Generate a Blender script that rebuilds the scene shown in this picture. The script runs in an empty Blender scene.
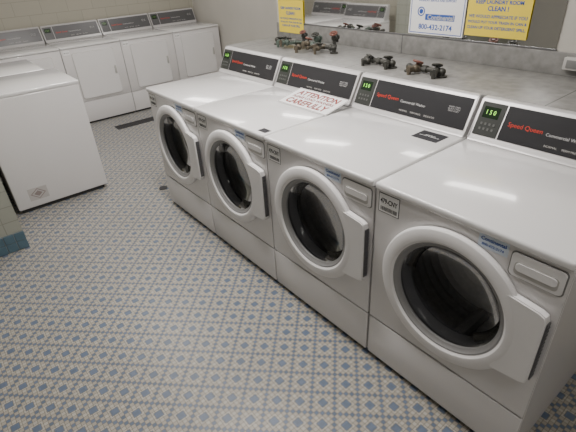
import bpy, bmesh, math, random
from mathutils import Vector, Matrix
random.seed(4)
COL=bpy.context.scene.collection
# ---------------------------------------------------------------- materials
def newmat(n):
    m=bpy.data.materials.new(n); m.use_nodes=True
    return m, m.node_tree, m.node_tree.nodes['Principled BSDF']
def simple(n,c,rough=.5,metal=0,noise=0.0,scale=8,bump=0,coat=0,emit=None,es=0):
    m,t,b=newmat(n)
    b.inputs['Roughness'].default_value=rough; b.inputs['Metallic'].default_value=metal
    b.inputs['Coat Weight'].default_value=coat
    b.inputs['Base Color'].default_value=(*c,1)
    if noise or bump:
        tc=t.nodes.new('ShaderNodeTexCoord'); nz=t.nodes.new('ShaderNodeTexNoise')
        nz.inputs['Scale'].default_value=scale; nz.inputs['Detail'].default_value=5
        t.links.new(tc.outputs['Object'],nz.inputs['Vector'])
        mx=t.nodes.new('ShaderNodeMix'); mx.data_type='RGBA'
        mx.inputs['A'].default_value=(*[v*(1-noise) for v in c],1)
        mx.inputs['B'].default_value=(*[min(1,v*(1+noise)) for v in c],1)
        t.links.new(nz.outputs['Fac'],mx.inputs['Factor']); t.links.new(mx.outputs['Result'],b.inputs['Base Color'])
        if bump:
            bp=t.nodes.new('ShaderNodeBump'); bp.inputs['Strength'].default_value=bump; bp.inputs['Distance'].default_value=.002
            t.links.new(nz.outputs['Fac'],bp.inputs['Height']); t.links.new(bp.outputs['Normal'],b.inputs['Normal'])
    if emit:
        b.inputs['Emission Color'].default_value=(*emit,1); b.inputs['Emission Strength'].default_value=es
    return m
ENAMEL=simple('white_enamel',(.75,.735,.735),.22,noise=.03,scale=3,coat=.3)
TOPLIT=simple('white_enamel_lit_top',(.79,.785,.785),.16,noise=.03,scale=3,coat=.5)  # body enamel made paler for tops; brighter light there painted into the colour
ENAMEL2=simple('white_plastic',(.82,.81,.81),.33,noise=.02)
FRAME=simple('silver_frame',(.56,.55,.55),.35,.2,noise=.04)
GREYPL=simple('grey_plastic',(.50,.49,.47),.4,noise=.05)
BUTTON=simple('button_grey',(.11,.115,.11),.5,noise=.05)
DARKGAP=simple('dark_gap',(.03,.03,.03),.8,noise=.1)
GAPGREY=simple('grey_gap',(.20,.20,.195),.7,noise=.1)
PANEL=simple('console_charcoal',(.03,.03,.033),.3,noise=.1)
PANELG=simple('console_grey',(.095,.095,.10),.35,noise=.1)
RED=simple('glowing_red_ink',(.60,.05,.03),.5,noise=.02,emit=(.9,.08,.03),es=.05)  # weak emission adds a painted glow to lettering that is no light source
DRED=simple('dark_red_ink',(.26,.04,.03),.6,noise=.05)
WHITEINK=simple('white_ink',(.5,.5,.5),.5,noise=.02)
BLACKINK=simple('black_ink',(.02,.02,.025),.6,noise=.02)
BLUEINK=simple('blue_ink',(.03,.10,.42),.6,noise=.02)
GREEN=simple('green_led',(.1,.9,.1),.5,emit=(.7,1,.15),es=.9)
DIMGREEN=simple('dim_green_led',(.10,.25,.08),.5,emit=(.6,1,.15),es=.15)
RUBBER=simple('rubber_gasket',(.12,.12,.123),.85,noise=.1)
CHROME=simple('chrome',(.30,.30,.31),.4,.8,noise=.05)
TRIMG=simple('grey_trim_ring',(.28,.28,.28),.45,.1,noise=.05)
STEEL=simple('drum_steel',(.26,.26,.265),.9,0,noise=.3,scale=60)
STEEL2=simple('drum_hub_steel',(.60,.60,.605),.8,0,noise=.2,scale=60)
PAPER=simple('paper',(.90,.90,.90),.7,noise=.03)
PBLUE=simple('pale_blue_paper',(.66,.74,.84),.6,noise=.03)
YELLOW=simple('yellow_paper',(.85,.66,.06),.6,noise=.04)
BRASS=simple('aged_brass',(.13,.11,.08),.55,.4,noise=.5,scale=40,bump=.2)
BRONZE=simple('dark_pipe',(.065,.065,.058),.55,.4,noise=.4,scale=40,bump=.2)
VGREEN=simple('green_grey_paint',(.085,.115,.095),.55,noise=.3,scale=30)
VRED=simple('red_paint',(.19,.075,.055),.55,noise=.3,scale=30)
WALLP=simple('painted_wall',(.52,.50,.455),.6,noise=.07,scale=4,bump=.1)
CEIL=simple('ceiling_paint',(.72,.71,.68),.8,noise=.05,scale=5)
TEAL=simple('teal_tile',(.09,.155,.20),.35,noise=.25,scale=15)
GROUTM=simple('tile_grout',(.18,.20,.20),.8,noise=.1)
GRATE=simple('cast_iron',(.05,.05,.055),.5,.5,noise=.3,scale=40)
STK=simple('sticker_grey',(.52,.50,.49),.6,noise=.1,scale=30)
STK2=simple('sticker_emblem',(.30,.25,.24),.6,noise=.2,scale=30)
DISPG=simple('display_glass',(.015,.03,.015),.2,noise=.1)
DISPB=simple('display_block_grey',(.035,.038,.035),.4,noise=.1)
LAMP=simple('lamp_diffuser',(.9,.9,.9),.5,emit=(1,.98,.95),es=4)

class N:
    def __init__(s,t): s.t=t
    def m(s,op,a,b=None,c=None):
        n=s.t.nodes.new('ShaderNodeMath'); n.operation=op
        for i,v in enumerate((a,b,c)):
            if v is None: continue
            if isinstance(v,(int,float)): n.inputs[i].default_value=v
            else: s.t.links.new(v,n.inputs[i])
        return n.outputs[0]
    def mix(s,f,a,b):
        n=s.t.nodes.new('ShaderNodeMix'); n.data_type='RGBA'
        for k,v in (('Factor',f),('A',a),('B',b)):
            if isinstance(v,(int,float)): n.inputs[k].default_value=v
            elif isinstance(v,tuple): n.inputs[k].default_value=(*v,1)
            else: s.t.links.new(v,n.inputs[k])
        return n.outputs['Result']
def floor_mat():
    m,t,b=newmat('mosaic_floor'); e=N(t)
    tc=t.nodes.new('ShaderNodeTexCoord'); sx=t.nodes.new('ShaderNodeSeparateXYZ')
    t.links.new(tc.outputs['Object'],sx.inputs[0])
    s=.0175; P=8
    u=e.m('DIVIDE',sx.outputs[0],s); v=e.m('DIVIDE',sx.outputs[1],s)
    i=e.m('FLOOR',u); j=e.m('FLOOR',v)
    fu=e.m('SUBTRACT',u,i); fv=e.m('SUBTRACT',v,j)
    a0=e.m('FLOORED_MODULO',i,P); c0=e.m('FLOORED_MODULO',j,P)
    a=e.m('MINIMUM',a0,e.m('SUBTRACT',P,a0)); c=e.m('MINIMUM',c0,e.m('SUBTRACT',P,c0))
    d=e.m('ADD',a,c)
    def eq(x,k): return e.m('COMPARE',x,k,.3)
    grout=e.m('GREATER_THAN',e.m('MAXIMUM',e.m('ABSOLUTE',e.m('SUBTRACT',fu,.5)),e.m('ABSOLUTE',e.m('SUBTRACT',fv,.5))),.44)
    # distance to the centre of each diamond cell (both sub lattices), in tiles
    def cen(w,k):
        q=e.m('FLOORED_MODULO',e.m('SUBTRACT',w,.5+k),P)
        return e.m('MINIMUM',q,e.m('SUBTRACT',P,q))
    m1=e.m('MAXIMUM',cen(u,0),cen(v,0)); m2=e.m('MAXIMUM',cen(u,4),cen(v,4))
    mm=e.m('MINIMUM',m1,m2)
    sq=e.m('LESS_THAN',mm,.92); ring=e.m('MULTIPLY',e.m('LESS_THAN',mm,1.04),e.m('SUBTRACT',1,sq))
    grout=e.m('MAXIMUM',e.m('MULTIPLY',grout,e.m('SUBTRACT',1,sq)),ring)
    blue=e.m('MAXIMUM',eq(d,4),sq)
    tan=e.m('MAXIMUM',eq(d,3),eq(d,5))
    cb=t.nodes.new('ShaderNodeCombineXYZ'); t.links.new(i,cb.inputs[0]); t.links.new(j,cb.inputs[1])
    wn=t.nodes.new('ShaderNodeTexWhiteNoise'); wn.noise_dimensions='2D'; t.links.new(cb.outputs[0],wn.inputs['Vector'])
    white=e.mix(wn.outputs['Value'],(.43,.41,.355),(.50,.475,.415))
    white=e.mix(tan,white,(.39,.36,.30))
    bl=e.mix(wn.outputs['Value'],(.075,.12,.20),(.11,.165,.27))
    col=e.mix(blue,white,bl)
    nz=t.nodes.new('ShaderNodeTexNoise'); nz.inputs['Scale'].default_value=1.3; nz.inputs['Detail'].default_value=6
    t.links.new(tc.outputs['Object'],nz.inputs['Vector'])
    col=e.mix(e.m('MULTIPLY',nz.outputs['Fac'],.42),col,(.19,.18,.165))
    col=e.mix(grout,col,(.17,.155,.13))
    t.links.new(col,b.inputs['Base Color']); b.inputs['Roughness'].default_value=.38
    bp=t.nodes.new('ShaderNodeBump'); bp.inputs['Strength'].default_value=.2; bp.inputs['Distance'].default_value=.001
    t.links.new(e.m('SUBTRACT',1,grout),bp.inputs['Height']); t.links.new(bp.outputs[0],b.inputs['Normal'])
    return m
FLOOR=floor_mat()
def tile_wall(n,c1,c2,w,h,off=.5):
    m,t,b=newmat(n); e=N(t)
    tc=t.nodes.new('ShaderNodeTexCoord'); sx=t.nodes.new('ShaderNodeSeparateXYZ'); t.links.new(tc.outputs['Object'],sx.inputs[0])
    cb=t.nodes.new('ShaderNodeCombineXYZ')
    t.links.new(e.m('ADD',sx.outputs[0],sx.outputs[1]),cb.inputs[0]); t.links.new(sx.outputs[2],cb.inputs[1])
    br=t.nodes.new('ShaderNodeTexBrick'); t.links.new(cb.outputs[0],br.inputs['Vector']); br.offset=off
    br.inputs['Scale'].default_value=1; br.inputs['Brick Width'].default_value=w; br.inputs['Row Height'].default_value=h
    br.inputs['Mortar Size'].default_value=.003; br.inputs['Color1'].default_value=(*c1,1); br.inputs['Color2'].default_value=(*c2,1)
    br.inputs['Mortar'].default_value=(*[v*.78 for v in c1],1)
    t.links.new(br.outputs['Color'],b.inputs['Base Color']); b.inputs['Roughness'].default_value=.35
    return m
TILEW=tile_wall('glazed_block',(.40,.385,.32),(.42,.40,.335),.30,.15)
PILLAR=tile_wall('pale_glazed_tile',(.34,.35,.30),(.36,.37,.32),.108,.108,0)
def marble():
    m,t,b=newmat('grey_stone'); e=N(t)
    tc=t.nodes.new('ShaderNodeTexCoord'); nz=t.nodes.new('ShaderNodeTexNoise')
    nz.inputs['Scale'].default_value=22; nz.inputs['Detail'].default_value=9; nz.inputs['Distortion'].default_value=.2
    t.links.new(tc.outputs['Object'],nz.inputs['Vector'])
    cr=t.nodes.new('ShaderNodeValToRGB'); cr.color_ramp.elements[0].position=.3; cr.color_ramp.elements[1].position=.72
    cr.color_ramp.elements[0].color=(.18,.178,.17,1); cr.color_ramp.elements[1].color=(.28,.276,.265,1)
    t.links.new(nz.outputs['Fac'],cr.inputs[0])
    sx=t.nodes.new('ShaderNodeSeparateXYZ'); t.links.new(tc.outputs['Object'],sx.inputs[0])
    j=e.m('LESS_THAN',e.m('FLOORED_MODULO',e.m('ADD',sx.outputs[1],.25),1.1),.006)
    t.links.new(e.mix(j,cr.outputs[0],(.08,.08,.08)),b.inputs['Base Color']); b.inputs['Roughness'].default_value=.45
    return m
MARBLE=marble()
def glassmat():
    m,t,b=newmat('door_glass')
    tr=t.nodes.new('ShaderNodeBsdfTransparent'); tr.inputs[0].default_value=(.78,.79,.81,1)
    gl=t.nodes.new('ShaderNodeBsdfGlossy'); gl.inputs['Roughness'].default_value=.10; gl.inputs['Color'].default_value=(.45,.45,.45,1)
    fr=t.nodes.new('ShaderNodeFresnel'); fr.inputs[0].default_value=1.25
    mx=t.nodes.new('ShaderNodeMixShader'); t.links.new(fr.outputs[0],mx.inputs[0]); t.links.new(tr.outputs[0],mx.inputs[1]); t.links.new(gl.outputs[0],mx.inputs[2])
    t.links.new(mx.outputs[0],t.nodes['Material Output'].inputs[0]); return m
GLASS=glassmat()
MIRROR=simple('mirror_glass',(.76,.765,.76),.03,1,noise=.03,scale=2)

# ---------------------------------------------------------------- geometry helpers
def link(o): COL.objects.link(o); return o
def mesh_obj(name,bm,mat,parent=None,smooth=False,ang=35):
    bmesh.ops.recalc_face_normals(bm,faces=bm.faces)
    me=bpy.data.meshes.new(name); bm.to_mesh(me); bm.free()
    me.materials.append(mat)
    if smooth:
        for p in me.polygons: p.use_smooth=True
        try: me.set_sharp_from_angle(angle=math.radians(ang))
        except Exception: pass
    o=link(bpy.data.objects.new(name,me))
    if parent: o.parent=parent
    return o
def addbox(bm,lo,hi,bev=0,seg=2):
    r=bmesh.ops.create_cube(bm,size=1); vs=r['verts']
    for v in vs: v.co=Vector([lo[k]+(v.co[k]+.5)*(hi[k]-lo[k]) for k in range(3)])
    if bev:
        es=list({e for v in vs for e in v.link_edges})
        bmesh.ops.bevel(bm,geom=es,offset=bev,segments=seg,affect='EDGES',profile=.5)
def box(name,lo,hi,mat,parent=None,bev=0,seg=2):
    bm=bmesh.new(); addbox(bm,lo,hi,bev,seg); return mesh_obj(name,bm,mat,parent,smooth=bev>0)
def rrect(name,x0,x1,y0,y1,z0,z1,rad,mat,parent=None,bev=.002):
    pts=[]
    for cy,cz,a0 in ((y1-rad,z1-rad,0),(y0+rad,z1-rad,90),(y0+rad,z0+rad,180),(y1-rad,z0+rad,270)):
        for k in range(6):
            a=math.radians(a0+18*k); pts.append((cy+rad*math.cos(a),cz+rad*math.sin(a)))
    bm=bmesh.new(); prism(bm,pts,'x',x0,x1)
    if bev: bmesh.ops.bevel(bm,geom=[e for e in bm.edges if all(abs(v.co.x-x0)<1e-5 for v in e.verts)],offset=bev,segments=2,affect='EDGES')
    return mesh_obj(name,bm,mat,parent,True)
def prism(bm,pts,axis,a,b):
    def mk(p,t):
        if axis=='y': return (p[0],t,p[1])
        if axis=='x': return (t,p[0],p[1])
        return (p[0],p[1],t)
    A=[bm.verts.new(mk(p,a)) for p in pts]; B=[bm.verts.new(mk(p,b)) for p in pts]
    n=len(pts)
    bm.faces.new(A); bm.faces.new(B[::-1])
    for i in range(n): bm.faces.new((A[i],A[(i+1)%n],B[(i+1)%n],B[i]))
def lathe(bm,prof,cen,seg=64,axis='x'):
    rings=[]
    for r,h in prof:
        if r<1e-6:
            rings.append([bm.verts.new(Vector(cen)+ax(0,0,h,axis))]); continue
        rings.append([bm.verts.new(Vector(cen)+ax(r*math.cos(2*math.pi*k/seg),r*math.sin(2*math.pi*k/seg),h,axis)) for k in range(seg)])
    for A,B in zip(rings,rings[1:]):
        for k in range(seg):
            q=(k+1)%seg
            if len(A)==1: bm.faces.new((A[0],B[q],B[k]))
            elif len(B)==1: bm.faces.new((A[k],A[q],B[0]))
            else: bm.faces.new((A[k],A[q],B[q],B[k]))
def ax(a,b,h,axis):
    return Vector((h,a,b)) if axis=='x' else Vector((a,h,b)) if axis=='y' else Vector((a,b,h))
def cyl(bm,p0,p1,r,seg=16):
    p0=Vector(p0);p1=Vector(p1);d=p1-p0
    M=Matrix.Translation((p0+p1)/2)@d.to_track_quat('Z','Y').to_matrix().to_4x4()
    bmesh.ops.create_cone(bm,cap_ends=True,segments=seg,radius1=r,radius2=r,depth=d.length,matrix=M)
def ball(bm,c,r):
    bmesh.ops.create_uvsphere(bm,u_segments=16,v_segments=10,radius=r,matrix=Matrix.Translation(Vector(c)))
def torus(bm,cen,R,r,nrm,seg=24,s2=8):
    q=Vector(nrm).to_track_quat('Z','Y').to_matrix(); g=[]
    for i in range(seg):
        a=2*math.pi*i/seg; g.append([bm.verts.new(Vector(cen)+q@Vector(((R+r*math.cos(2*math.pi*k/s2))*math.cos(a),(R+r*math.cos(2*math.pi*k/s2))*math.sin(a),r*math.sin(2*math.pi*k/s2)))) for k in range(s2)])
    for i in range(seg):
        for k in range(s2):
            bm.faces.new((g[i][k],g[(i+1)%seg][k],g[(i+1)%seg][(k+1)%s2],g[i][(k+1)%s2]))
def text(name,s,width,cen,X,Y,mat,parent=None,bold=0,tall=1):
    cu=bpy.data.curves.new('t','FONT'); cu.body=s; cu.align_x='CENTER'; cu.align_y='CENTER'; cu.size=1; cu.extrude=.01; cu.offset=bold
    cu.resolution_u=3
    o=bpy.data.objects.new('t',cu); link(o); bpy.context.view_layer.update()
    me=bpy.data.meshes.new_from_object(o.evaluated_get(bpy.context.evaluated_depsgraph_get()))
    bpy.data.objects.remove(o)
    xs=[v.co.x for v in me.vertices]; ys=[v.co.y for v in me.vertices]
    w=max(xs)-min(xs); k=width/w; cx=(max(xs)+min(xs))/2; cy=(max(ys)+min(ys))/2
    X=Vector(X).normalized();Y=Vector(Y).normalized();Z=X.cross(Y)
    for v in me.vertices:
        c=v.co.copy(); v.co=Vector(cen)+X*(c.x-cx)*k+Y*(c.y-cy)*k*tall+Z*(c.z*.03)
    me.materials.clear(); me.materials.append(mat); me.name=name
    t=link(bpy.data.objects.new(name,me))
    if parent: t.parent=parent
    return t
def thing(name,label,cat,loc=(0,0,0),rz=0,group=None):
    e=link(bpy.data.objects.new(name,None)); e.empty_display_size=.1
    e.location=loc; e.rotation_euler=(0,0,rz); e['label']=label; e['category']=cat
    if group: e['group']=group
    return e
def struct(o): o['kind']='structure'; return o
def copy_thing(src,loc,rz,label):
    n=src.copy(); n.location=loc; n.rotation_euler=(0,0,rz); COL.objects.link(n); n['label']=label
    def rec(s,d):
        for c in s.children:
            k=c.copy(); COL.objects.link(k); k.parent=d; rec(c,k)
    rec(src,n); return n

FX=(0,-1,0); FY=(0,0,1)
def console(root,zb,D1=.588,D2=.66,hh=.168,hw=.338,kind='Commercial Washer',led=GREEN,panel=PANEL):
    bm=bmesh.new()
    prism(bm,[(D1-.012,zb),(D1,zb+.012),(D2,zb+hh-.008),(D2+.01,zb+hh),(.695,zb+hh),(.695,zb)],'y',-hw,hw)
    bmesh.ops.bevel(bm,geom=list(bm.edges),offset=.004,segments=2,affect='EDGES')
    c=mesh_obj('control_console',bm,FRAME,root,True)
    S=Vector((D2-D1,0,hh-.02)).normalized(); Nn=Vector((0,-1,0)).cross(S)
    L=Vector((D2-D1,0,hh-.02)).length; O=Vector((D1,0,zb+.012))
    def P(y,f,off=0.0): return O+S*(L*f)+Nn*off+Vector((0,y,0))
    def plate(name,y0,y1,f0,f1,mat,th):
        bm=bmesh.new()
        vs=[P(y0,f0,-.002),P(y1,f0,-.002),P(y1,f1,-.002),P(y0,f1,-.002)]
        ws=[v+Nn*(th+.002) for v in vs]
        A=[bm.verts.new(v) for v in vs];B=[bm.verts.new(v) for v in ws]
        bm.faces.new(A);bm.faces.new(B)
        for i in range(4): bm.faces.new((A[i],A[(i+1)%4],B[(i+1)%4],B[i]))
        return mesh_obj(name,bm,mat,c)
    plate('control_panel',.213,-.325,.10,.95,panel,.003)
    plate('display_block',.325,.220,.10,.95,DISPB if led is GREEN else panel,.003)
    plate('display_window',.310,.240,.55,.84,DISPG,.0035)
    text('display_digits','1 5 0',.040,P(.275,.70,.005),FX,S,led,c,tall=1.2)
    for k in range(4): plate('button',.304-.018*k,.295-.018*k,.37,.43,BUTTON,.005)
    for k in range(4): plate('button',.304-.018*k,.295-.018*k,.24,.30,BUTTON,.005)
    text('brand_lettering','Speed Queen',.136,P(.122,.50,.0045),FX,S,RED,c,bold=.0)
    text('model_lettering',kind,.145,P(-.033,.48,.0045),FX,S,WHITEINK,c,bold=.01)
    text('instruction_lettering','INSERT CARD\nSELECT CYCLE\nPRESS START',.06,P(-.25,.58,.0045),FX,S,WHITEINK,c)
    text('instruction_lettering','NORMAL     PERM PRESS     DELICATES',.20,P(-.07,.22,.0045),FX,S,GREYPL,c)
    return c

# ---------------------------------------------------------------- washer
def build_washer(loc,label):
    g='row of front loading washers'
    root=thing('washing_machine',label,'washing machine',loc,0,g)
    hw=.3415; zt=.915; cz=.578; hr=.226
    bm=bmesh.new()
    addbox(bm,(.012,-hw,.02),(.695,-hw+.012,.885)); addbox(bm,(.012,hw-.012,.02),(.695,hw,.885))
    addbox(bm,(.683,-hw+.012,.02),(.695,hw-.012,.885)); addbox(bm,(.012,-hw+.012,.02),(.683,hw-.012,.032))
    seg=64; C=[];R=[]
    z0,z1=.254,.882
    for x in (0,.014):
        ring=[];rec=[]
        for k in range(seg):
            a=2*math.pi*(k+.5)/seg; cy,sz=math.cos(a),math.sin(a)
            ring.append(bm.verts.new((x,hr*cy,cz+hr*sz)))
            t=min((hw-.001)/abs(cy) if abs(cy)>1e-6 else 9, ((z1-cz) if sz>0 else (cz-z0))/abs(sz) if abs(sz)>1e-6 else 9)
            rec.append([cy*t,cz+sz*t])
        for cyr,czr in ((hw-.001,z1),(-hw+.001,z1),(hw-.001,z0),(-hw+.001,z0)):
            k=min(range(seg),key=lambda q:(rec[q][0]-cyr)**2+(rec[q][1]-czr)**2); rec[k]=[cyr,czr]
        C.append(ring);R.append([bm.verts.new((x,p[0],p[1])) for p in rec])
    for k in range(seg):
        q=(k+1)%seg
        bm.faces.new((C[0][k],C[0][q],R[0][q],R[0][k])); bm.faces.new((C[1][k],R[1][k],R[1][q],C[1][q]))
        bm.faces.new((R[0][k],R[0][q],R[1][q],R[1][k])); bm.faces.new((C[0][k],C[1][k],C[1][q],C[0][q]))
    mesh_obj('body',bm,ENAMEL,root,True)
    box('seam_shade_strip',(.007,-hw+.002,.236),(.012,hw-.002,.258),DARKGAP,root)  # dark strip paints shade into the gap, where the lit interior would show
    box('lower_access_panel',(-.002,-hw+.001,.025),(.014,hw-.001,.245),ENAMEL,root,.003)
    box('worktop',(-.012,-hw,.886),(.66,hw,zt),TOPLIT,root,.009,3)
    for yy in(-.29,.29):
        for xx in(.05,.64):
            bm=bmesh.new(); cyl(bm,(xx,yy,0),(xx,yy,.022),.02); mesh_obj('leveling_foot',bm,RUBBER,root)
    bm=bmesh.new(); lathe(bm,[(.224,.014),(.236,.03),(.250,.06)]+[(.250-(.007 if k%2 else 0),.08+k*.022) for k in range(9)]+[(.24,.275),(.225,.275)],(0,0,cz),48)
    for k in range(3):
        a=2*math.pi*k/3+.4
        cyl(bm,(.08,.235*math.cos(a),cz+.235*math.sin(a)),(.26,.235*math.cos(a),cz+.235*math.sin(a)),.028,10)
    dm=mesh_obj('drum',bm,STEEL,root,True)
    bm=bmesh.new(); lathe(bm,[(.225,.275),(.19,.280),(.182,.266),(.15,.278),(.142,.264),(.11,.270),(.10,.250),(.055,.245),(.048,.230),(0,.225)],(0,0,cz),48)
    mesh_obj('drum_hub',bm,STEEL2,dm,True)
    q=1.067
    def sc(pr): return [(r*q,h) for r,h in pr]
    bm=bmesh.new(); lathe(bm,sc([(.213,.0),(.207,.008),(.192,.014),(.180,.035),(.177,.05),(.183,.062),(.205,.06),(.213,.03),(.213,0)]),(0,0,cz),64)
    mesh_obj('door_gasket',bm,RUBBER,root,True)
    q=1.075
    bm=bmesh.new(); lathe(bm,sc([(.240,-.002),(.252,-.003),(.2555,-.014),(.254,-.022),(.250,-.027),(.244,-.0295),(.214,-.033),(.210,-.032),(.206,-.027),(.203,-.025),(.200,-.019),(.199,-.012),(.199,-.004),(.240,-.002)]),(0,0,cz),96)
    door=mesh_obj('door',bm,ENAMEL2,root,True,24)
    bm=bmesh.new(); lathe(bm,sc([(.204,-.025),(.197,-.024),(.192,-.016),(.185,-.012),(.183,-.006),(.184,-.002),(.200,-.002)]),(0,0,cz),96)
    mesh_obj('door_trim_ring',bm,TRIMG,door,True)
    bm=bmesh.new(); lathe(bm,sc([(.186,-.008),(.182,-.003),(.172,.012),(.160,.055),(.12,.08),(.07,.090),(0,.095)]),(0,0,cz),64)
    mesh_obj('door_glass',bm,GLASS,door,True)
    pts=[]
    for k in range(15):
        a=math.radians(-38+76*k/14); pts.append((-.252*math.cos(a),cz+.252*math.sin(a)))
    pts+= [(-.21,cz+.160),(-.30,cz+.148),(-.318,cz+.140),(-.324,cz+.12),(-.324,cz-.12),(-.318,cz-.140),(-.30,cz-.148),(-.21,cz-.160)]
    bm=bmesh.new(); prism(bm,pts,'x',-.031,-.005)
    bmesh.ops.bevel(bm,geom=[e for e in bm.edges if all(v.co.x<-.03 for v in e.verts)],offset=.004,segments=3,affect='EDGES')
    mesh_obj('door_handle',bm,ENAMEL2,door,True)
    bm=bmesh.new(); addbox(bm,(-.026,-.3285,cz-.118),(-.004,-.3235,cz+.118),.001)
    for k in range(14):
        z=cz-.105+k*.0155; addbox(bm,(-.027,-.3305,z),(-.006,-.328,z+.006))
    mesh_obj('handle_grip',bm,PANELG,door)
    rrect('drawer_recess',-.002,.004,-.333,-.175,.786,.874,.014,GAPGREY,root,0)
    dr=rrect('detergent_drawer',-.006,.004,-.329,-.179,.790,.870,.012,ENAMEL2,root,.002)
    rrect('drawer_pull_recess',-.0072,-.005,-.316,-.192,.800,.844,.012,GREYPL,dr,.0005)
    rrect('drawer_pull',-.010,-.006,-.312,-.196,.814,.841,.010,ENAMEL2,dr,.001)
    box('sticker_border',(-.0008,.2335,.796),(0.0003,.3285,.876),BLACKINK,root)
    st=box('barcode_sticker',(-.0012,.236,.7985),(0.0003,.326,.8735),PAPER,root)
    text('sticker_lettering','479-CNY',.078,(-.0016,.281,.846),FX,FY,BLACKINK,st,bold=.02,tall=1.4)
    bm=bmesh.new(); y=.318
    while y>.245:
        w=random.choice((.001,.002,.003)); addbox(bm,(-.0018,y-w,.806),(-.0012,y,.822)); y-=w+random.choice((.0015,.0025))
    mesh_obj('barcode',bm,BLACKINK,st)
    s2=box('service_sticker',(-.0012,-.165,.836),(.0003,-.070,.882),PBLUE,root)
    text('sticker_lettering','Continental',.080,(-.0016,-.1175,.870),FX,FY,BLUEINK,s2,bold=.02)
    text('sticker_lettering','800-432-2174',.070,(-.0016,-.1175,.850),FX,FY,BLUEINK,s2,bold=.01)
    console(root,zt)
    return root
W0=build_washer((0,-.348,0),'white front loading washer at the near end of the row')
labels=['white front loading washer with black sticker on its worktop',
 'white front loading washer with paper notice lying on its worktop',
 'white front loading washer at the far end of the washer row']
WS=[W0]
for k,l in enumerate(labels): WS.append(copy_thing(W0,(0,-.345+.69*(k+1),0),0,l))
sk=box('warning_sticker',(.450,-.290,.9148),(.550,-.160,.9158),BLACKINK,WS[1])
text('sticker_lettering','WARNING\nDO NOT OVERLOAD',.10,(.50,-.225,.9162),(0,-1,0),(1,0,0),PAPER,sk)
sk=box('warning_sticker',(.015,-.325,.9148),(.055,-.265,.9158),BLACKINK,WS[2])

nt=thing('paper_notice','white paper notice with dark red lettering on a washer worktop','notice',(.476,.880,.9370),0)
nt.rotation_euler=(0,-.21,0)
nb=box('paper_sheet',(-.095,-.205,0),(.095,.205,.0012),PAPER,nt)
bm=bmesh.new()
for lo,hi in (((-.092,-.202),(-.088,.202)),((.088,-.202),(.092,.202)),((-.088,-.202),(.088,-.198)),((-.088,.198),(.088,.202))): addbox(bm,(lo[0],lo[1],.0010),(hi[0],hi[1],.0015))
mesh_obj('notice_border',bm,STK2,nt)
text('notice_lettering','ATTENTION',.33,(.048,0,.0018),(0,-1,0),(1,0,0),DRED,nt,bold=.03,tall=1.1)
text('notice_lettering','PLEASE LOAD WASHERS',.33,(.003,0,.0018),(0,-1,0),(1,0,0),DRED,nt,bold=.02)
text('notice_lettering','CAREFULLY',.33,(-.046,0,.0018),(0,-1,0),(1,0,0),DRED,nt,bold=.03,tall=1.1)

# ---------------------------------------------------------------- dryer
def build_dryer(loc,label):
    root=thing('clothes_dryer',label,'dryer',loc,math.pi/2,'row of dryers along the wall')
    hw=.3415; zt=.895
    box('body',(.012,-hw,.02),(.695,hw,.873),ENAMEL,root,.003)
    box('base_plinth',(.03,-hw+.01,0),(.68,hw-.01,.021),DARKGAP,root)
    box('worktop',(-.008,-hw,.873),(.67,hw,zt),TOPLIT,root,.007)
    box('upper_front_panel',(0,-hw+.001,.270),(.0125,hw-.001,.870),ENAMEL,root,.003)
    box('lower_front_panel',(0,-hw+.001,.025),(.0125,hw-.001,.262),ENAMEL,root,.003)
    rrect('door_recess',-.002,.003,-.240,.240,.300,.820,.024,GREYPL,root,0)
    d=rrect('door',-.016,-.001,-.235,.235,.305,.815,.022,ENAMEL2,root,.004)
    box('door_handle',(-.026,-.222,.53),(-.015,-.198,.62),GREYPL,d,.004)
    s=box('sticker',(-.0012,.25,.81),(.0003,.32,.855),PAPER,root)
    text('sticker_lettering','471-CNY',.06,(-.0016,.285,.832),FX,FY,BLACKINK,s,bold=.02)
    console(root,zt,hh=.18,kind='Commercial Dryer',led=DIMGREEN,panel=PANELG)
    return root
DY=4.66; DX=.0855+.345
D0=build_dryer((DX,DY,0),'white front loading dryer between two other dryers')
copy_thing(D0,(DX+.69,DY,0),math.pi/2,'white front loading dryer between two other dryers')
copy_thing(D0,(DX+1.38,DY,0),math.pi/2,'white front loading dryer at the room corner')
copy_thing(D0,(DX-.69,DY,0),math.pi/2,'white front loading dryer behind the top loading washers')

# ---------------------------------------------------------------- plain white machines with their sides to the aisle
def build_top(loc,label):
    root=thing('top_loading_washer',label,'washing machine',loc,math.pi,'row of top loading washers')
    hw=.345; zt=.915
    box('body',(0,-hw,.03),(.70,hw,.885),ENAMEL,root,.008,3)
    box('base_plinth',(.03,-hw+.015,0),(.68,hw-.015,.031),DARKGAP,root)
    box('worktop',(-.008,-hw,.885),(.70,hw,zt),TOPLIT,root,.010,3)
    s=box('side_sticker',(.46,hw-.001,.085),(.60,hw+.0012,.185),STK,root)
    bm=bmesh.new(); cx,cz=.53,.135
    for r0,r1 in ((.044,.036),(.024,.0)):
        if r1:
            o=[(cx-r0*1.3,cz),(cx,cz+r0),(cx+r0*1.3,cz),(cx,cz-r0)]; i=[(cx-r1*1.3,cz),(cx,cz+r1),(cx+r1*1.3,cz),(cx,cz-r1)]
            O=[bm.verts.new((p[0],hw+.0016,p[1])) for p in o]; I=[bm.verts.new((p[0],hw+.0016,p[1])) for p in i]
            for k in range(4): bm.faces.new((O[k],O[(k+1)%4],I[(k+1)%4],I[k]))
        else:
            bm.faces.new([bm.verts.new(p) for p in ((cx-r0*1.3,hw+.0016,cz),(cx,hw+.0016,cz+r0),(cx+r0*1.3,hw+.0016,cz),(cx,hw+.0016,cz-r0))])
    mesh_obj('side_sticker_emblem',bm,STK2,s)
    console(root,zt,D1=.60,D2=.655,led=DIMGREEN,panel=PANELG)
    return root
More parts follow.
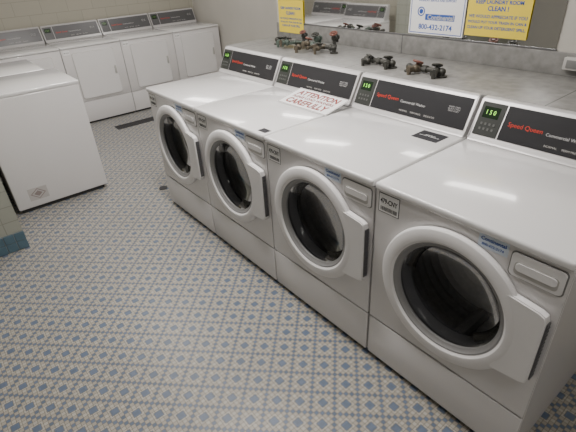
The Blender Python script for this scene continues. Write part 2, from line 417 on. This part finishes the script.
T0=build_top((-.275,3.075,0),'white washer with plain worn side panel beside tiled wall')
copy_thing(T0,(-.355,3.785,0),math.pi,'white washer standing behind a matching washer')

# ---------------------------------------------------------------- room
struct(box('floor',(-3.2,-3.2,-.05),(2.4,5.5,0),FLOOR))
struct(box('ceiling',(-3.2,-3.2,2.6),(2.4,5.5,2.65),CEIL))
struct(box('wall_back',(-1.1,5.37,0),(2.4,5.5,2.6),TILEW))
struct(box('wall_left',(-3.2,2.68,0),(-1.06,5.5,2.6),TILEW))
struct(box('wall_stub',(-3.2,2.2,0),(-1.025,2.68,2.6),PILLAR))
struct(box('wall_outer',(-3.3,-3.2,0),(-3.2,2.3,2.6),WALLP))
struct(box('wall_front',(-3.2,-3.3,0),(2.4,-3.2,2.6),WALLP))
struct(box('wall_corner',(2.19,-3.2,0),(2.4,5.4,2.6),WALLP))
struct(box('wall_right',(1.22,-3.2,1.08),(1.36,2.12,2.6),WALLP))
struct(box('wall_chase',(.705,-3.2,0),(1.36,2.12,1.035),WALLP))
struct(box('trim_ledge',(.700,-3.2,1.035),(1.36,2.125,1.08),MARBLE,bev=.010))
struct(box('trim_backsplash',(1.208,-3.2,1.08),(1.22,2.12,1.185),MARBLE,bev=.003))
bm=bmesh.new()
x=-1.025
while x>-3.1:
    for z in (.003,.068): addbox(bm,(x-.061,2.186,z),(x,2.2,z+.061),.003)
    x-=.065
struct(mesh_obj('baseboard_left',bm,TEAL))
struct(box('trim_grout',(-3.1,2.190,0),(-1.026,2.2,.131),GROUTM))
struct(box('baseboard_back',(-1.06,5.355,0),(2.19,5.37,.15),TEAL))

mr=thing('wall_mirror','large frameless wall mirror above the grey ledge','mirror',(1.2195,1.02,1.195))
box('mirror_glass',(-.006,-1.06,0),(0,1.06,.90),MIRROR,mr)
for z in (-.008,.90):
    box('mirror_channel',(-.009,-1.065,z),(0,1.065,z+.008),CHROME,mr,.001)

def sign(name,label,y,z,w,h,mat,lines):
    s=thing(name,label,'sign',(1.2065,y,z))
    box('paper_sheet',(-.0015,-w/2,-h/2),(0,w/2,h/2),mat,s)
    for txt,wd,zz,yy,mt,b in lines: text('sign_lettering',txt,wd,(-.002,yy,zz),FX,FY,mt,s,bold=b)
    return s
sign('laundry_rule_sign','yellow paper sign with blue writing on the mirror',.272,1.337,.335,.23,YELLOW,
   [('KEEP LAUNDRY ROOM',.25,.050,0,BLUEINK,.03),('CLEAN !',.11,.020,0,BLUEINK,.03),
    ('WE WOULD APPRECIATE IF YOU',.31,-.018,0,BLUEINK,.02),('WOULD PUT YOUR TRASH IN CAN &',.315,-.045,0,BLUEINK,.02),('CLEAN UP YOUR DETERGENT SPILL.',.315,-.072,0,BLUEINK,.02)])
sign('laundry_rule_sign','yellow paper sign with blue writing at the mirror end',1.93,1.235,.30,.235,YELLOW,
   [('KEEP LAUNDRY ROOM',.24,.06,0,BLUEINK,.03),('CLEAN !',.11,.025,0,BLUEINK,.03),('WE WOULD APPRECIATE IF YOU',.26,-.015,0,BLUEINK,.02),('WOULD PUT YOUR TRASH IN CAN',.26,-.040,0,BLUEINK,.02),('CLEAN UP YOUR SPILL',.22,-.065,0,BLUEINK,.02)])
ps=sign('service_poster','white service poster with blue logo and phone number',.63,1.346,.36,.285,PAPER,
   [('FOR SERVICE OR REFUNDS CALL ANYTIME',.30,.118,0,BLUEINK,.01),('PLEASE HAVE MACHINE NUMBER READY',.30,.098,0,BLUEINK,.01),('TO REPORT A MACHINE THAT IS NOT WORKING',.30,.078,0,BLUEINK,.01),
    ('OR TO MANAGE YOUR LAUNDRY CARD ONLINE',.30,.058,0,BLUEINK,.01),('LAUNDRY SERVICE AND SUPPORT',.24,.038,0,BLUEINK,.01),('Continental',.17,-.048,-.03,WHITEINK,.03),('800-432-2174',.22,-.100,0,BLUEINK,.02)])
box('logo_bar',(-.0019,-.12,-.064),(-.0014,.07,-.032),BLUEINK,ps)
bm=bmesh.new(); torus(bm,(-.002,.10,-.02),.022,.003,(1,0,0)); cyl(bm,(-.0022,.10,-.02),(-.0015,.10,-.02),.013,24)
mesh_obj('logo_emblem',bm,BLUEINK,ps)
bm=bmesh.new()
addbox(bm,(-.002,-.172,-.136),(-.0014,.172,-.132)); addbox(bm,(-.002,-.172,.132),(-.0014,.172,.136)); addbox(bm,(-.002,-.172,-.132),(-.0014,-.168,.132)); addbox(bm,(-.002,.168,-.132),(-.0014,.172,.132))
mesh_obj('sign_border',bm,BLUEINK,ps)

# ---------------------------------------------------------------- pipe manifolds with valves
def manifold(label,loc,length,valves,ph):
    r=thing('valve_manifold',label,'plumbing',loc,0)
    bm=bmesh.new(); cyl(bm,(0,0,ph),(0,length,ph),.013)
    for y in (0,length): ball(bm,(0,y,ph),.018); cyl(bm,(0,y,0),(0,y,ph),.013); cyl(bm,(0,y,0),(0,y,.007),.026,20)
    n=max(2,int(length/.11))
    for k in range(1,n): cyl(bm,(0,length*k/n-.012,ph),(0,length*k/n+.012,ph),.019,8)
    mesh_obj('supply_pipe',bm,BRONZE,r,True)
    for y,ang,rise,out,wm,bmt,k0 in valves:
        k0*=.88
        A=Vector((0,y,ph)); D=Vector((math.cos(ang),math.sin(ang),0)); T=A+D*out+Vector((0,0,rise))
        bm=bmesh.new(); ball(bm,A,.020*k0); E=A+D*out; cyl(bm,A,E,.012*k0); ball(bm,E,.017*k0)
        if (T-E).length>1e-4: cyl(bm,E,T,.011*k0)
        ball(bm,T,.019*k0)
        cyl(bm,T-D*.01,T+D*.038*k0,.013*k0); cyl(bm,T+D*.028*k0,T+D*.042*k0,.018*k0,6); cyl(bm,T+D*.036*k0,T+D*.036*k0-Vector((0,0,.03)),.010*k0)
        v=mesh_obj('valve_body',bm,bmt,r,True)
        nn=(Vector((0,0,1))-D*.4).normalized(); c=T+nn*.031*k0
        bm=bmesh.new(); cyl(bm,T,c,.006*k0); torus(bm,c,.021*k0,.0055*k0,nn); cyl(bm,c-nn*.006,c+nn*.007,.008*k0)
        qt=nn.to_track_quat('Z','Y')
        for k in range(4):
            a=k*math.pi/2+.3; cyl(bm,c,c+qt@Vector((.020*k0*math.cos(a),.020*k0*math.sin(a),0)),.0035,8)
        mesh_obj('hand_wheel',bm,wm,v,True)
    return r
pi=math.pi
manifold('aged greenish brass pipe manifold with valves on the grey ledge',(.96,1.20,1.08),.60,
  [(.03,pi*.1,.050,.05,VRED,BRONZE,1.2),(.09,pi*1.05,.0,.07,BRONZE,BRASS,1.0),(.15,pi*.95,.025,.085,VRED,BRASS,1.1),(.21,pi*.05,.03,.045,BRONZE,VGREEN,1.2),
   (.27,pi*1.1,-.005,.10,VGREEN,BRASS,1.15),(.34,pi*.1,.04,.05,VRED,BRONZE,1.0),(.38,pi*.9,.01,.07,BRONZE,VGREEN,1.1),(.45,pi*1.1,.015,.09,BRONZE,BRASS,.9),(.53,pi*1.15,.0,.06,BRONZE,VGREEN,1.0)],.034)
manifold('low dark bronze pipe manifold with joined valves on ledge',(.85,.32,1.08),.20,
  [(.03,pi*1.1,.0,.02,BRONZE,BRONZE,1.2),(.14,pi*.9,.0,.02,VRED,BRASS,1.25)],.026)
manifold('short dark bronze pipe manifold with two valves on ledge',(.86,.64,1.08),.19,
  [(.03,pi*1.15,.0,.02,BRONZE,BRONZE,1.15),(.14,pi*.85,.0,.03,BRONZE,BRONZE,1.0)],.026)
jb=thing('wall_bracket','small grey metal fitting on wall above ledge','fitting',(1.208,-.16,1.115))
box('fitting_body',(-.03,-.06,0),(0,.06,.055),GREYPL,jb,.004)
box('fitting_cover',(-.034,-.045,.010),(-.0295,.045,.045),GAPGREY,jb,.001)

dg=thing('floor_drain','dark cast iron trench drain grate set in the floor','drain',(.60,4.235,0))
bm=bmesh.new(); addbox(bm,(-.25,-.07,.0),(.25,-.06,.006)); addbox(bm,(-.25,.06,0),(.25,.07,.006)); addbox(bm,(-.25,-.06,0),(-.24,.06,.006)); addbox(bm,(.24,-.06,0),(.25,.06,.006))
for k in range(24): addbox(bm,(-.234+k*.02,-.06,.001),(-.225+k*.02,.06,.005))
mesh_obj('grate',bm,GRATE,dg)
box('drain_shade_sheet',(-.24,-.06,0),(.24,.06,.0008),DARKGAP,dg)  # flat dark sheet stands for the shade below the bars; no hollow modelled
d2=thing('floor_drain','small round dark drain cover in the floor','drain',(.06,2.35,0))
bm=bmesh.new(); cyl(bm,(0,0,0),(0,0,.005),.035,28); mesh_obj('cover',bm,GRATE,d2)

# ---------------------------------------------------------------- lights
def fixture(x,y,rz,power):
    f=thing('ceiling_light','white fluorescent ceiling fixture with glowing diffuser','ceiling light',(x,y,2.6),rz,'fluorescent ceiling fixtures')
    box('housing',(-.15,-.62,-.07),(.15,.62,0),ENAMEL2,f,.004)
    box('diffuser',(-.13,-.60,-.085),(.13,.60,-.07),LAMP,f,.004)
    l=bpy.data.lights.new('lamp','AREA'); l.shape='RECTANGLE'; l.size=.26; l.size_y=1.2; l.energy=power; l.color=(1,.95,.905)
    o=link(bpy.data.objects.new('lamp',l)); o.location=(0,0,-.09); o.parent=f
fixture(-.15,.9,0,54); fixture(.1,3.1,0,28); fixture(-.6,-1.6,0,10); fixture(1.3,4.0,0,9)
w=bpy.data.worlds.new('world'); w.use_nodes=True; w.node_tree.nodes['Background'].inputs[0].default_value=(.6,.6,.62,1); w.node_tree.nodes['Background'].inputs[1].default_value=.3
bpy.context.scene.world=w

# ---------------------------------------------------------------- camera
yaw,pitch,roll,F=.6535,.5392,-.0617,433.9
f=Vector((math.sin(yaw)*math.cos(pitch),math.cos(yaw)*math.cos(pitch),-math.sin(pitch)))
r0=Vector((math.cos(yaw),-math.sin(yaw),0)); u0=r0.cross(f)
r=math.cos(roll)*r0+math.sin(roll)*u0; u=math.cos(roll)*u0-math.sin(roll)*r0
cam=bpy.data.cameras.new('camera'); cam.sensor_width=36; cam.lens=F/576*36; cam.clip_start=.02
co=link(bpy.data.objects.new('camera',cam))
co.matrix_world=Matrix(((r.x,u.x,-f.x,-1.136),(r.y,u.y,-f.y,-.9357),(r.z,u.z,-f.z,1.6422),(0,0,0,1)))
bpy.context.scene.camera=co
